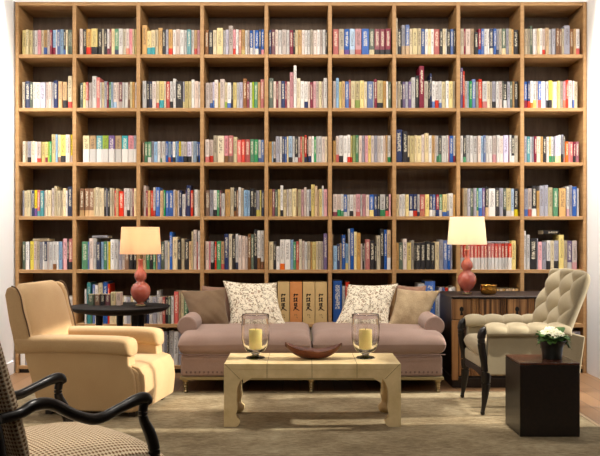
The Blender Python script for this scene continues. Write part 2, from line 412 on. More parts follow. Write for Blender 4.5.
# cells: (row, bay): (start px, end px, base height px, 'tokens', visibility)
# token = cover colour, width px, [^extra height px], [/lower band colour]
CELLS = {
(0,0): (21,71.5,25,"y3.5 y3 y3 h2 w3.2 p3 c2.5 t3.5/b i2.5 m2 s3/m w1.5 b3 s3 k2/b c2 d2 d2"),
(0,1): (79,136,26,"i3 k3 t5/r y6/k k4 c2 k3 w2/m m2 c3 g4/n w4 c3 i3/o p3 c2 y2"),
(0,2): (141.5,200,25,"t5^5 y4^-1/a c4/a c3 t4^2 k3 e3 t4/r w3 i4^1 w4 w3 a4 w3 t3/r p3"),
(0,3): (204.5,264,25,"f4 k5 c4 y7^2 w3 l3 i5^4 p3/r w3 o3 t4/y w3 i2 b4/w e2 b4/w n3^1 b3/p"),
(0,4): (268.5,327.5,25,"n3 m4 i3 w4 i5 w3 m4 k2 c3 t4 i3 w3 w3 h3 i4 w3 i3 w3 k2"),
(0,5): (333,391,26,"r5.5/r h5/t b5/u s5/e p6/r b7/b d5/y m5/k m5/k m5/k"),
(0,6): (396,456,26,"c2^11 k4 e4^4/t b4^4/t c3 y5 c4 b4 w3 c3 w3 r6 k3 c3 w1 k4 b3 k2"),
(0,7): (460.5,519,26,"h4 m2 i5 t4 k4^-3 m3/b b3 w4 w2 n4/c b3 e3/n h3 d4/c e3 c3 t2 k5^-1"),
(0,8): (525,580.5,26,"h4 h3 d3^3 w3 i2 c3 w3 i4/r t4^1 w3 e5 f4 f3 c3 e7^4 f4 t3 w4/r"),
(1,0): (21.5,71.5,26,"c2.5 n5^1 d3 i3 i4 l5 i3 i3 w2 n4^2 t4^1 f1 t4/k k1 c4^6/r"),
(1,1): (79,136,26,"d4 y3 r3/i i3 i1 w5^6 r4^5 w2 c3 e3^1 m2 g3 s2 i4/s i3 m4/i w2 w4 f3 y2 t3 i2"),
(1,2): (142,200,27,"w4 k3 n3 i4 c3/r y5/a c2 r4 w3/k w3^3 k7 e2/y y4 y3 w3^2 i4 w2"),
(1,3): (205,264,26,"i5 i3/b l2/b i4^2 y2 i5^3 c3/L w4/b k2 y4 w3 l4 f4^4 m3^1 w3 L2 g4 t3 r4^3"),
(1,4): (268.5,327.5,27,"d5^3 i3 m2 i3 n4 m2 i3 p4^9 w3^16 c4^3 w4 w4/n i2 m3^-1 p3 i3 y3 i2 w4^3"),
(1,5): (333,391.5,27,"i3 s3^3 y3 t3 b4 r2^2 y4/y y5/L y4^1 c3 b6 w1 m3^2 y6^1/k t3 w2 d3"),
(1,6): (396,456,27,"w2 h3 k2 u3 e3 u3 w4^4 k4^6 m5^15 h4 k2^1 n2^8 w3/b w4/r w3/b y4 w3 y4 c3"),
(1,7): (460.5,519,27,"u3^13 r2^10 i3 s2 g3 b4^2 h3 r4^2 w5/r c3 h3 e4/k w3 i4 d1 k4/w e3 d3 t2 k4"),
(1,8): (525,578.5,27,"b4/m n3/r w3/o w4/Y i2 b4/r w4 e2 w3/k Y4^1/k y2 w4 y3 h4 p3/o r3^1 i5^1 w2/b h4"),
(2,0): (21.5,71.5,21,"c3 h2 e4/k c4 w2 i4/r y4 y3/m L2 g2 y4^7 s2^7 y3^7/f Y5^7/k w2^7 i3^7 Y2^7/i"),
(2,1): (82,136,27,"y7/w t7/w a7/w L6.5/w u6.5/w t7/w a7/w p6/w e3/w"),
(2,2): (142,200,21,"f2 g4 g4/w e3 s4 w3 i2/g w4 b3/b s3/r b2 w3/k s2 b2 Y2/b w3/b i4/k l5/k w2 s4 b2/k b2"),
(2,3): (205,264,23,"i4/r i4/r h4^4 c7^4 p4^4/f r5^4/f y4^3 r4 r4 r5 g4 g4 w3/b b3/b"),
(2,4): (268.5,327.5,26,"t4^-5 s2^-5 i3/k^-5 e5 w3 n3 b3 c2 s5/k w3 k4/w i3/r r2 y3 r3^1/n k2 i4/n w3 g3 w2 w5 i4 c3"),
(2,5): (333,391,27,"t3^-5 i3/r w4/k w4 w3^1/r y2/r L3 g3 i3 e3 p3 y3 i3 e3 i3 w3 i2 t2 w3/g"),
(2,6): (396,456,27,"n7^6 k5^4 c2/k y5 c2 y5 i3^1 c4^2 w3 t3 i2 w2/g k3/g w5 w2 r1 b4 w2/m"),
(2,7): (460.5,519,27,"w3 k3/g w4 w3 w5 i3 s3 b2 w3 w4 i4/p w3 i4 l5 m1 w2 k3/w c4"),
(2,8): (525,580,26,"e3 a4 w2 e3 m3 c5 t3 k4 i3 y3/g w3/g e2/g l4/y w3^2/y e3^2/k h2/o o4^-5 p2^-5 r4^-5 m3^-5/k m4^-5"),
(3,0): (21.5,71.5,26,"e2 c3 y4 w1 n3 Y3/u r3/a a4 i2 c2 c4 i3^2 c3^4 c4 h2 c3^2 w2 n5^4"),
(3,1): (79,136,28,"f5.5/t f5.5/t f5.5/t c2 c4^1 c4 c2 k3^1 e1 k3 c3 h2 r2^-2 t3 r6^-3 i4 w3/k i3 m2 c3"),
(3,2): (142,200,26,"f1 i3^5 m2 t3 r3 w3^3/r b5^3 t3 t1 g2/g b4 b5 i2^1 t3 i2 n3 w4^-4 u1 n5^5 r3 k1^2 w4^1 c3"),
(3,3): (205,264,26,"f5 e4 w4/k g3 m2 w4^-3 t6^1 c4^3 k3^2/f f2 w3^3 h3^2 s5 s2 k5^2 k2 e4/Y Y2 n3"),
(3,4): (268.5,327.5,27,"t4 m3 d3 y3 w3^4/k c4 i2 c4 y5^1 f1 y4 p3 i3^2 w3 e2/k y4^5 t3^3 t2 y3 w2^4 p4"),
(3,5): (333,391,22,"i5/m i4/g w3/g b4/w w3 w4/k i3 p5/r w2 p4 i4 b5/y n4 k3/n w6/g k4/r p2"),
(3,6): (396,456,22,"c3 w3 w3 y3 n4/w n4/r w2/n r5/o y4 n3/w b3/w m3/n g3/w y4/b c2/b w4^1 t2"),
(3,7): (463,519,28,"t1 h4 e3 d3 e3 g2/y s4/b u3 k3^2/t w7 k4^1 e4 d3/k y5/w s3/w k4/Y"),
(3,8): (525,580,28,"e4/b i4/r k5^3/w t3^-2 e5^3 e4^3 y5^1 g5 k1 t7 n1 w3^2/p e3^3 b5^2 w2"),
(4,0): (21.5,72,28,"d3 w4 n1 Y4 i3 h3 e3 w2 n3/w i2 w4 w4/f w2 s4 m1^2 p4^3 k2^3 r4/k^3"),
(4,1): (81,136,28,"g6 b1 i4^3 w3^3 n4 s3 g3 w1 Y2 w4^2 w4^2 e3 i3 f4 k4 k3"),
(4,2): (142,200,28,"t4 g4 k4 g3^-6 t2^-6 b4^-6 d4 w4^1 c2 b3^10 c6^5 k4^2 c4^3 k5^2 t3 c2^10 i4^12 r1 w3^11"),
(4,3): (205,264,28,"i4 p2 w4/k k1 r2 g5/g t4/r n5^8 c4^8 k4^6 w3^8/n i4^6 i4^6 i3^5 f4^8 d3^7 k4^12 w4^11/f w4^11/f"),
(4,4): (268.5,327.5,28,"c5 k3 w4^-5 w5^2/o w6^2 s3^2 g3 r3/o c3^2 i3^1 w3 c3 t2 y4 c2 h4 i2 u4^8"),
(4,5): (331.5,391,26,"t2^9 s4^-2 n3 t2 b4^9 s3/y w2^15 b4^15 y3^12 t4^11 i2 k2 i1 r5^4 k5^3 k2 c4^8 k4^15 b3^14 t4^14/w"),
(4,6): (396,453,27,"t3 d4 i4^4 y4 h3^2 k1 k5 k5 k5^1 k4 c4^1 e4^3 b4^2 b3 e2"),
(4,7): (460.5,517,26,"r3/w r3/w r3/w r3/w r3/w r3/w r3/w r3/w r3/w r3/w r3/w r3/w r3/w r3/w r3/w y4^3"),
(4,8): (524.5,578,29,"w2^10 w3^6 k6^2 e1^2 p3^-1 e4^-1 w3/k c3 e4/k y4^6 h3 u4/w i4/p"),
(5,0): (58,72,27,"c3 w4 e3 w4"),
(5,1): (84,136,27,"w2^8 a4^14 g2 b3^12 w3^12 c5^14 b5^15 r2^13 c4 c4 w3 c4 w3 e4 c3 w3"),
(5,2): (142,200,27,"k4 n3 w4 e4 w3^6 i3 r3 k3 d3 w3 r5^5 t3^5 y3^5 g4 k4^2 r3 i3 k3"),
(5,5): (333,351,30,"b9^13 w3^8 r4^12"),
(5,6): (398,456,36,"k3 f4 r4^-2 w3^-2 r3^-1 w6^4 b9^7 w3^-8 l3 b2 r3 w3 w3^1"),
(5,7): (497,519,35,"t3 t3 t3 t3 t3 t3 t3"),
(5,8): (525,545,28,"u3 c3 k2 b4 b3^2 w4^1"),
(6,0): (19.5,40,34,"w6 l4 w6 l5 w3"),
(6,2): (156,184,34,"w4 w4 e3 k2 w5 w5 e6"),
(6,4): (270,327,36,"w5 c4 w6 e4 w5 i5 w6 w4 c5 w5 w6"),
(6,5): (333,352,36,"w5 e4 w6 w3"),
(6,8): (570,582,34,"w6 l5"),
}
HID = {(5,0), (5,8), (6,0), (6,2), (6,4), (6,5), (6,8), (5,5)}
LAMPHID = {(4,1): (122, 160), (4,2): (119, 162), (4,6): (447, 480), (4,7): (455, 478), (5,1): (80, 140), (5,2): (140, 160), (5,6): (395, 428)}
FR = {(2,1): .5, (4,7): .46, (3,1): .22, (0,5): .2, (5,5): .2}
books = []
for (r, c), (a, b, H, s) in CELLS.items():
    toks = []
    for tk in s.split():
        band = None; dh = 0
        base = tk
        if '/' in base:
            i = base.index('/'); band = base[i+1]; base = base[:i]+base[i+2:]
        if '^' in base:
            i = base.index('^'); dh = float(base[i+1:]); base = base[:i]
        toks.append((base[0], float(base[1:]), dh, band))
    W = sum(q[1] for q in toks); k = (b-a)/W; x = a
    if (r, c) in ((5, 5), (5, 7), (5, 8), (6, 0), (6, 2), (6, 8)): k = min(k, 1.05)
    for n_, (cc, w, dh, band) in enumerate(toks):
        wp = w*k; h = (H+dh)*1.0
        h += random.uniform(-.35, .35) if (r, c) not in ((2,1), (4,7), (5,7), (0,5)) else 0
        cx = x+wp/2
        hid = (r, c) in HID or ((r, c) in LAMPHID and LAMPHID[(r, c)][0] < cx < LAMPHID[(r, c)][1])
        books.append(dict(r=r, c=c, px=cx, w=wp, h=h, col=cc, band=band, n=n_, area=0 if hid else wp*h, frac=FR.get((r, c), random.choice((.2, .25, .3)))))
        x += wp
order = sorted(range(len(books)), key=lambda i: -books[i]['area'])
indiv = set(order[:288])
ROWN = ['top shelf', 'second shelf down', 'third shelf down', 'fourth shelf down', 'fifth shelf down', 'sixth shelf down', 'lowest shelf']
BAYN = ['leftmost bay', 'second bay', 'third bay', 'fourth bay', 'middle bay', 'sixth bay', 'seventh bay', 'eighth bay', 'rightmost bay']
ORD = ['first', 'second', 'third', 'fourth', 'fifth', 'sixth', 'seventh', 'eighth', 'ninth', 'tenth', 'eleventh', 'twelfth', 'thirteenth', 'fourteenth', 'fifteenth', 'sixteenth', 'seventeenth', 'eighteenth', 'nineteenth', 'twentieth', 'twenty-first', 'twenty-second', 'twenty-third', 'twenty-fourth']
def bdesc(i):
    q = books[i]; n = COL[q['col']][1]
    base = {k['n']: k for k in books if k['r'] == q['r'] and k['c'] == q['c']}
    hs = sorted(k['h'] for k in base.values()); med = hs[len(hs)//2]
    size = 'tall ' if q['h'] > med*1.12 else ('short ' if q['h'] < med*.9 else '')
    if q['w'] > 4.6: size = size+'thick ' if size else 'thick '
    d = size+n+' book'
    if q['band'] and q['band'] != q['col']: d = size+n+'-and-'+COL[q['band']][1].replace(' ', '-')+' book'
    nb = []
    l, rr = base.get(q['n']-1), base.get(q['n']+1)
    return d, l, rr
labels = {}
loc_ = lambda q: ROWN[q['r']]+', '+BAYN[q['c']]
descs = {i: bdesc(i) for i in range(len(books))}
for i in indiv:
    q = books[i]; d, l, rr = descs[i]
    same = [j for j in range(len(books)) if books[j]['r'] == q['r'] and books[j]['c'] == q['c'] and descs[j][0] == d]
    if len(same) == 1: lab = d+', '+loc_(q)
    else:
        def nbk(j):
            _, L, R = descs[j]; return ('none' if L is None else COL[L['col']][1], 'none' if R is None else COL[R['col']][1])
        k = nbk(i)
        if sum(nbk(j) == k for j in same) == 1 and 'none' not in k:
            lab = d+(' between two %s books, ' % k[0] if k[0] == k[1] else ' between %s and %s ones, ' % k)+loc_(q)
        else:
            lab = d+', '+ORD[q['n']]+' from left, '+loc_(q)
    labels[i] = lab
rest = bmesh.new()
def book_geo(bm, q, ox, oy, oz):
    w = q['w']/130.0; gap = max(.0015, w*.07)
    y = random.uniform(.012, .03); d = min(.24, max(.13, q['h']/130*.68))
    add_book(bm, X(q['px'])-ox, y-oy, HZ[q['r']+1]+TH/2-oz, w-gap, d, q['h']/130.0, q['col'], q['band'] if q['band'] != q['col'] else None, q['frac'])
for i, q in enumerate(books):
    if i in indiv:
        ox, oy, oz = X(q['px']), .02, HZ[q['r']+1]+TH/2
        bm = bmesh.new(); book_geo(bm, q, ox, oy, oz)
        used = sorted({f.material_index for f in bm.faces})
        for f in bm.faces: f.material_index = used.index(f.material_index)
        o = fin('book', bm, [BMATS[u] for u in used], None, smooth=False)
        o.location = (ox, oy, oz); tagp(o, labels[i], 'book', 'books on the '+ROWN[q['r']])
    else: book_geo(rest, q, 0, 0, 0)
o = fin('slim_books', rest, BMATS, None, smooth=False)
tagp(o, 'slimmer paperbacks filling the gaps between the larger books in every bay', 'books', None, 'stuff')
def lying_book(px0, px1, py, c, lab, row, th=.022, lean=0, y=.03, z=None):
    bm = bmesh.new(); add_book(bm, 0, 0, 0, th, X(px1)-X(px0), .17, c)
    bmesh.ops.rotate(bm, verts=bm.verts, cent=(0, 0, 0), matrix=Matrix.Rotation(PI/2, 3, 'Z') @ Matrix.Rotation(PI/2, 3, 'Y'))
    return bm
# books lying on top of rows
def flat_book(cx, y, z, L, D, T, c, lab, grp, rz=0, tilt=0):
    bm = bmesh.new(); add_book(bm, 0, 0, 0, T, D, L, c)
    for v in bm.verts:
        x_, y_, z_ = v.co; v.co = (z_-L/2, y_, x_+T/2)
    used = sorted({f.material_index for f in bm.faces})
    for f in bm.faces: f.material_index = used.index(f.material_index)
    o = fin('book', bm, [BMATS[u] for u in used], None, smooth=False)
    o.location = (cx, y, z); o.rotation_euler = (0, tilt, rz); return tagp(o, lab, 'book', grp)
zsh = lambda r: HZ[r+1]+TH/2
flat_book(X(99), .035, zsh(4)+31.5/130, .12, .16, .02, 'e', 'grey book lying flat on the row, fifth shelf down, second bay', 'books lying on top of rows')
flat_book(X(39), .05, zsh(4)+28.6/130, .13, .16, .018, 'h', 'greige book lying flat on the row, fifth shelf down, leftmost bay', 'books lying on top of rows')
flat_book(X(498), .06, zsh(4)+26.2/130, .2, .17, .016, 'e', 'grey book lying flat across the red and white set', 'books lying on top of rows')
flat_book(X(553), .05, zsh(4)+35.4/130, .125, .15, .03, 'k', 'black book lying flat on the row, fifth shelf down, rightmost bay', 'books lying on top of rows')
# calligraphy boxes
STROKES = [
 [((90,80),(86,115)),((74,97),(106,92)),((84,110),(76,118)),((110,86),(122,108)),((110,98),(136,86)),((128,84),(131,98))],
 [((86,128),(82,180)),((74,145),(100,139)),((76,180),(101,170)),((104,138),(128,131)),((108,150),(130,146)),((118,134),(112,182)),((114,164),(132,178)),((104,176),(112,160))],
 [((90,198),(84,236)),((80,214),(98,208)),((100,206),(126,200)),((122,204),(94,240)),((100,218),(130,240))],
 [((116,240),(98,262),(72,292)),((94,262),(120,276),(152,294)),((84,252),(108,250))]]
SMALL = [((92,335),(90,358)),((113,338),(121,360)),((104,342),(108,350)),((114,372),(131,388)),((120,384),(128,374))]
def ribbon(bm, pts, w, y, mi):
    P = [Vector((p[0], p[1])) for p in pts]; n = len(P)
    L = []; R = []
    for i, p in enumerate(P):
        d = (P[min(i+1, n-1)]-P[max(i-1, 0)]).normalized(); s = Vector((-d.y, d.x))
        ww = w*(1.15 if i == 0 else .7 if i == n-1 else 1)
        L.append(p+s*ww/2); R.append(p-s*ww/2)
    out = L+R[::-1]
    A = [bm.verts.new((q.x, y, q.y)) for q in out]; B = [bm.verts.new((q.x, y-.0006, q.y)) for q in out]
    bm.faces.new(A).material_index = mi; bm.faces.new(B).material_index = mi
    for i in range(len(out)):
        j = (i+1) % len(out); bm.faces.new((A[i], A[j], B[j], B[i])).material_index = mi
for k, (p0, p1, cc, dsc) in enumerate(((277.6, 289.4, 'y', 'straw-coloured slipcase half behind the left floral pillow, brush lettering'),
        (290, 302, 'o', 'orange-tan slipcase with black brush lettering, only one of that colour'),
        (302.8, 314.8, 'y', 'straw-coloured slipcase with brush lettering just right of orange-tan one'),
        (315.3, 327.2, 'y', 'straw-coloured slipcase with brush lettering against the upright, rightmost of four'))):
    w = (p1-p0)/130; h = 42/130
    o = empty('book_slipcase', (X((p0+p1)/2), .018, zsh(5)), dsc, 'book', 0, 'slipcased volumes behind the sofa')
    bm = bx(-w/2, w/2, 0, .26, 0, h)
    mt = M.setdefault('slip'+cc, wood('slipcase_'+('straw' if cc == 'y' else 'orange'), (206, 176, 122) if cc == 'y' else (208, 142, 86), (196, 164, 110) if cc == 'y' else (202, 128, 66), .7, (2, 2, 2)))
    fin('case', bm, mt, o, bevel=.0015, seg=1)
    bm = bmesh.new()
    sx = w/160.0; sz = 35.0/130/456*1.04
    f = lambda p: ((p[0]-108)*sx, h*.815-(p[1]-30)*sz)
    for st in STROKES:
        for q in st: ribbon(bm, [f(p) for p in q], .0078, -.0002, 0)
    fin('lettering', bm, M['ink'], o, smooth=False)
    bm = bmesh.new()
    for q in SMALL: ribbon(bm, [f(p) for p in q], .0036, -.0002, 0)
    fin('small_lettering', bm, M['inkfaint'], o, smooth=False)

# ---------------------------------------------------------------- rug
RY = -.86
bm = bx(-1.95, 1.64, -5.6, RY, ZF, 0)
for f in bm.faces: f.material_index = 0
box(bm, 1.64, 1.662, -5.6, RY, ZF, .001, 1)
rug = fin('rug', bm, [M['rug'], M['rugedge']], None, smooth=False)
tagp(rug, 'large mottled beige wool rug under all the seating', 'rug')

# ---------------------------------------------------------------- sofa
sf = empty('sofa', (.08, -.5, 0), 'low mauve-brown sofa with two seat cushions and brass turned feet', 'sofa')
def loc(bm, o):
    for v in bm.verts: v.co -= o.location
    return bm
sx0, sx1 = -.80, .955
fin('base', loc(bx(sx0, sx1, -.91, -.06, .105, .25), sf), M['sofa'], sf, bevel=.02, seg=4)
bm = bmesh.new()
for i in range(58):
    x = sx0+.04+i*(sx1-sx0-.08)/57; box(bm, x-.006, x+.006, -.914, -.905, .128, .142)
fin('trim_band', loc(bm, sf), M['sofatrim'], sf, bevel=.002, seg=1)
bm = bx(sx0-.005, sx1+.005, -.925, -.9, .085, .106); box(bm, sx0-.005, sx0+.02, -.9, -.07, .085, .106); box(bm, sx1-.02, sx1+.005, -.9, -.07, .085, .106)
fin('brass_rail', loc(bm, sf), M['brasspaint'], sf, bevel=.003, seg=1)
legp = [(.0, 0), (.012, 0), (.016, .006), (.012, .014), (.018, .022), (.012, .030), (.02, .038), (.013, .047), (.021, .056), (.014, .065), (.023, .075), (.023, .086), (0, .086)]
for x in (-.768, .075, .925):
    for y, b in ((-.895, 0), (-.1, ZF)):
        bm = lathe(bmesh.new(), [(r, z if z > 0 else b) for r, z in legp], 20, x, y)
        fin('leg', loc(bm, sf), M['brass'], sf)
for k, (a, b) in enumerate(((-.818, .078), (.082, .977))):
    bm = cushion(bmesh.new(), a, b, -.955, -.06, .245, .40, .012, 9, 24, k+1)
    c = fin('seat_cushion', loc(bm, sf), M['sofa'], sf, sub=1)
    bm = bmesh.new()
    pts = [(a+.01, -.944, .258), (a+.3, -.95, .256), (b-.3, -.95, .256), (b-.01, -.944, .258)]
    sweep(bm, pts, .004, 6); fin('piping', loc(bm, c if False else sf), M['sofatrim'], sf)
def sofa_arm(x0, x1, cx):
    bm = bmesh.new()
    # rolled arm: circle on top of a panel
    R = .068; zc = .428
    prof = []
    for k in range(25):
        a = -PI*.32+k*(PI*1.64)/24
        prof.append((cx+R*math.cos(a), zc+R*math.sin(a)))
    prof += [(x0, .30), (x0, .20), (x1, .20), (x1, .30)]
    prism(bm, prof, -.76, -.05)
    fin('arm', loc(bm, sf), M['sofa'], sf, bevel=.012, seg=3)
sofa_arm(-.805, -.735, -.776); sofa_arm(.89, .955, .925)

# pillows
def pillow(name, lab, cs, T, mat, pin=.10, n=26, uvs=1, seed=0):
    cs = [Vector(c) for c in cs]; ctr = sum(cs, Vector())/4
    o0 = bmesh.new()
    B = bil(*[c-ctr for c in cs], pin=pin)
    r = random.Random(seed); ph = [r.uniform(0, 6) for _ in range(4)]
    def tf(a, b):
        e = max(0, (1-(2*a-1)**2))**.55*max(0, (1-(2*b-1)**2))**.55
        return T*e*(1+.10*math.sin(9*a+ph[0])*math.sin(7*b+ph[1])) + .004*math.sin(23*(a+b)+ph[2])*e*(1-e)*2
    slab(o0, B, tf, tf, n, n)
    o = fin(name, o0, mat, None, sub=1); o.location = ctr
    return tagp(o, lab, 'cushion', 'throw pillows on the sofa')
def PP(px, py, y): return (X(px, y), y, Z(py, y))
zs_ = .415
def pil(name, lab, bl, br, tr, tl, yb, yt, T, mat, **k):
    # corners in order a=0..1 across, b=0..1 up
    return pillow(name, lab, (PP(bl[0], bl[1], yb), PP(br[0], br[1], yb), PP(tr[0], tr[1], yt), PP(tl[0], tl[1], yt)), T, mat, **k)
pil('throw_pillow', 'plain brown throw pillow tucked behind the silk one, left sofa end', (202, 327), (238, 327), (238, 285), (201, 285), -.16, -.085, .05, M['mauve'], seed=4)
pil('throw_pillow', 'brown silk throw pillow with pointed corner, leftmost on the sofa', (192, 330), (231, 329), (226, 288), (180, 290), -.42, -.24, .075, M['olive'], seed=1)
pil('throw_pillow', 'white floral throw pillow left of the slipcased books', (229, 330), (288, 328), (277, 282), (222, 280), -.36, -.12, .075, M['floral'], pin=.12, seed=2)
pil('throw_pillow', 'white floral throw pillow right of the slipcased books', (332, 328), (389, 329), (399, 283), (348, 284), -.36, -.12, .075, M['floral'], pin=.12, seed=3)
pil('throw_pillow', 'smooth mauve-brown throw pillow behind the oatmeal one, right sofa end', (390, 327), (423, 327), (427, 285), (396, 284), -.2, -.08, .05, M['mauve'], seed=5)
pil('throw_pillow', 'oatmeal textured linen throw pillow by the right sofa arm', (386, 329), (425, 331), (441, 290), (397, 288), -.38, -.22, .07, M['linen2'], seed=6)

# ---------------------------------------------------------------- coffee table
ct = empty('coffee_table', (.068, -1.77, 0), 'low pale parchment coffee table with hoof feet in front of the sofa', 'coffee table')
x0, x1, y0, y1, HT = -.418, .555, -2.0, -1.54, .346
def L2(bm): return loc(bm, ct)
fin('table_top', L2(bx(x0, x1, y0, y1, HT-.03, HT)), M['parch'], ct, bevel=.002, seg=2)
bm = bmesh.new()
tt = .04
def apr(a0, a1):
    n = 16; top = [(a1-.0, HT-.03), (a0+.0, HT-.03)]; bot = []
    for k in range(n+1):
        u = k/n; x = a0+(a1-a0)*u; e = min(u, 1-u)*(a1-a0)
        drop = .078+.03*max(0, 1-e/.03)**2
        bot.append((x, HT-drop))
    return bot+top
prism(bm, apr(x0+.105, x1-.105), y0+.001, y0+tt); prism(bm, apr(x0+.105, x1-.105), y1-tt, y1-.001)
A = bmesh.new()
prism(bm, apr(y0+.105, y1-.105), x0+.001, x0+tt, axis='x'); prism(bm, apr(y0+.105, y1-.105), x1-tt, x1-.001, axis='x')
fin('apron', L2(bm), M['parch'], ct, ang=.5)
wz = [(0, .068), (.008, .080), (.02, .087), (.038, .086), (.052, .070), (.064, .066), (.085, .070), (.10, .074), (.137, .069), (.19, .070), (.215, .074), (.242, .085), (.258, .098), (HT-.07, .112), (HT-.03, .112)]
for sx_, xx in ((1, x0), (-1, x1)):
    for sy_, yy in ((1, y0), (-1, y1)):
        bm = bmesh.new(); rings = []
        for z, w in wz:
            rings.append([bm.verts.new((xx+sx_*a, yy+sy_*b, z)) for a, b in ((0, 0), (w, 0), (w, .045), (.045, w), (0, w))])
        for a, b in zip(rings, rings[1:]):
            for k in range(5): bm.faces.new((a[k], a[(k+1) % 5], b[(k+1) % 5], b[k]))
        bm.faces.new(rings[0]); bm.faces.new(rings[-1])
        fin('leg', L2(bm), M['parch'], ct, ang=.9)
for px in (267, 312, 357):
    x = X(px, y0); bm = bmesh.new()
    prism(bm, [(y0-.0008, HT-.077), (y0+.002, HT-.077), (y0+.002, HT-.0004), (y1, HT-.0004), (y1, HT+.0006), (y0-.0008, HT+.0006)], x-.0012, x+.0012, axis='x')
    fin('veneer_seam', L2(bm), M['seam'], ct, smooth=False)
for s_, xx in ((1, x0), (-1, x1)):   # mitre lines
    fin('mitre_line', L2(prism(bmesh.new(), [(xx+s_*.004, HT-.002), (xx+s_*.007, HT-.002), (xx+s_*.088, HT-.083), (xx+s_*.085, HT-.083)], y0-.0008, y0+.002)), M['seam'], ct, smooth=False)

def hurricane(px, lab, lab2):
    y = -1.77; x = X(px, y)
    o = empty('hurricane_vase', (x, y, HT), lab, 'candle holder', 0, 'glass hurricane candle holders on the coffee table')
    outer = [(0, 0), (.052, 0), (.055, .004), (.048, .010), (.022, .016), (.018, .022), (.028, .030), (.052, .042), (.069, .068), (.079, .105), (.082, .15), (.081, .19), (.078, .225), (.078, .250), (.076, .253)]
    inner = [(.073, .250), (.0735, .225), (.0765, .19), (.0775, .15), (.0745, .107), (.064, .074), (.046, .051), (.02, .043), (0, .043)]
    bm = lathe(bmesh.new(), outer+inner, 48); fin('glass', bm, M['glass'], o)
    c = empty('pillar_candle', (x, y, HT+.0495), lab2, 'candle', 0, 'pillar candles in the hurricanes')
    bm = lathe(bmesh.new(), [(0, 0), (.034, 0), (.037, .004), (.038, .01), (.038, .113), (.035, .117), (.028, .113), (0, .110)], 36)
    fin('wax_body', bm, M['wax'], c)
    bm = sweep(bmesh.new(), [(0, 0, .108), (.001, 0, .118), (.003, .001, .126)], .0012, 6); fin('wick', bm, M['keyhole'], c)
hurricane(255.5, 'glass hurricane vase on the table left of the wooden bowl', 'yellow pillar candle inside the left glass hurricane')
hurricane(365.5, 'glass hurricane vase on the table right of the wooden bowl', 'yellow pillar candle inside the right glass hurricane')
# dough bowl
y = -1.80; bm = bmesh.new(); bx0, bx1 = X(285, y), X(342, y); cx = (bx0+bx1)/2; hl = (bx1-bx0)/2
nu, nv = 28, 12
def bowl(u, v, inner):
    # u -1..1 along, v -1..1 across
    l = hl*u; prof = max(0, 1-abs(u)**2.4)**.5
    wv = (.082 if not inner else .075)*prof*v
    rim = .054+.042*abs(u)**2.2+(-.006 if u > 0 else 0)
    bot = 0.0+.074*abs(u)**2.6 + (.010 if inner else 0)
    return Vector((cx+l*(.985 if inner else 1), y+wv, HT+bot+(rim-bot)*abs(v)**2.2))
g = []
for inner in (0, 1):
    G = [[bm.verts.new(bowl(-1+2*i/nu, -1+2*j/nv, inner)) for j in range(nv+1)] for i in range(nu+1)]
    g.append(G)
    for i in range(nu):
        for j in range(nv): bm.faces.new((G[i][j], G[i+1][j], G[i+1][j+1], G[i][j+1]))
for i in range(nu):
    for j in (0, nv): bm.faces.new((g[0][i][j], g[0][i+1][j], g[1][i+1][j], g[1][i][j]))
for i in (0, nu):
    for j in range(nv): bm.faces.new((g[0][i][j], g[0][i][j+1], g[1][i][j+1], g[1][i][j]))
bmesh.ops.remove_doubles(bm, verts=bm.verts, dist=.0008)
for v in bm.verts: v.co -= Vector((cx, y, HT))
o = fin('wooden_bowl', bm, M['bowlwood'], None, ang=1.2); o.location = (cx, y, HT)
tagp(o, 'long dark carved wooden bowl between the two glass hurricanes', 'bowl')

# ---------------------------------------------------------------- round table, lamp, small books
rt = empty('side_table', (-1.27, -.6, 0), 'round black side table behind the camel armchair', 'side table')
zt_ = .556
bm = lathe(bmesh.new(), [(0, zt_-.05), (.24, zt_-.05), (.27, zt_-.042), (.31, zt_-.036), (.338, zt_-.022), (.352, zt_-.008), (.352, zt_-.002), (.348, zt_), (0, zt_)], 64)
fin('table_top', bm, M['tableblack'], rt)
for a in (100, 215, 325, 20):
    ca, sa = math.cos(math.radians(a)), math.sin(math.radians(a))
    fin('leg', sweep(bmesh.new(), [(.15*ca, .15*sa, zt_-.045), (.15*ca, .15*sa, .35), (.14*ca, .14*sa, .15), (.19*ca, .19*sa, ZF)], [.026, .022, .018, .022], 12), M['tableblack'], rt)
fin('stretcher', lathe(bmesh.new(), [(0, .15), (.15, .15), (.155, .16), (.15, .17), (0, .17)], 32), M['tableblack'], rt)
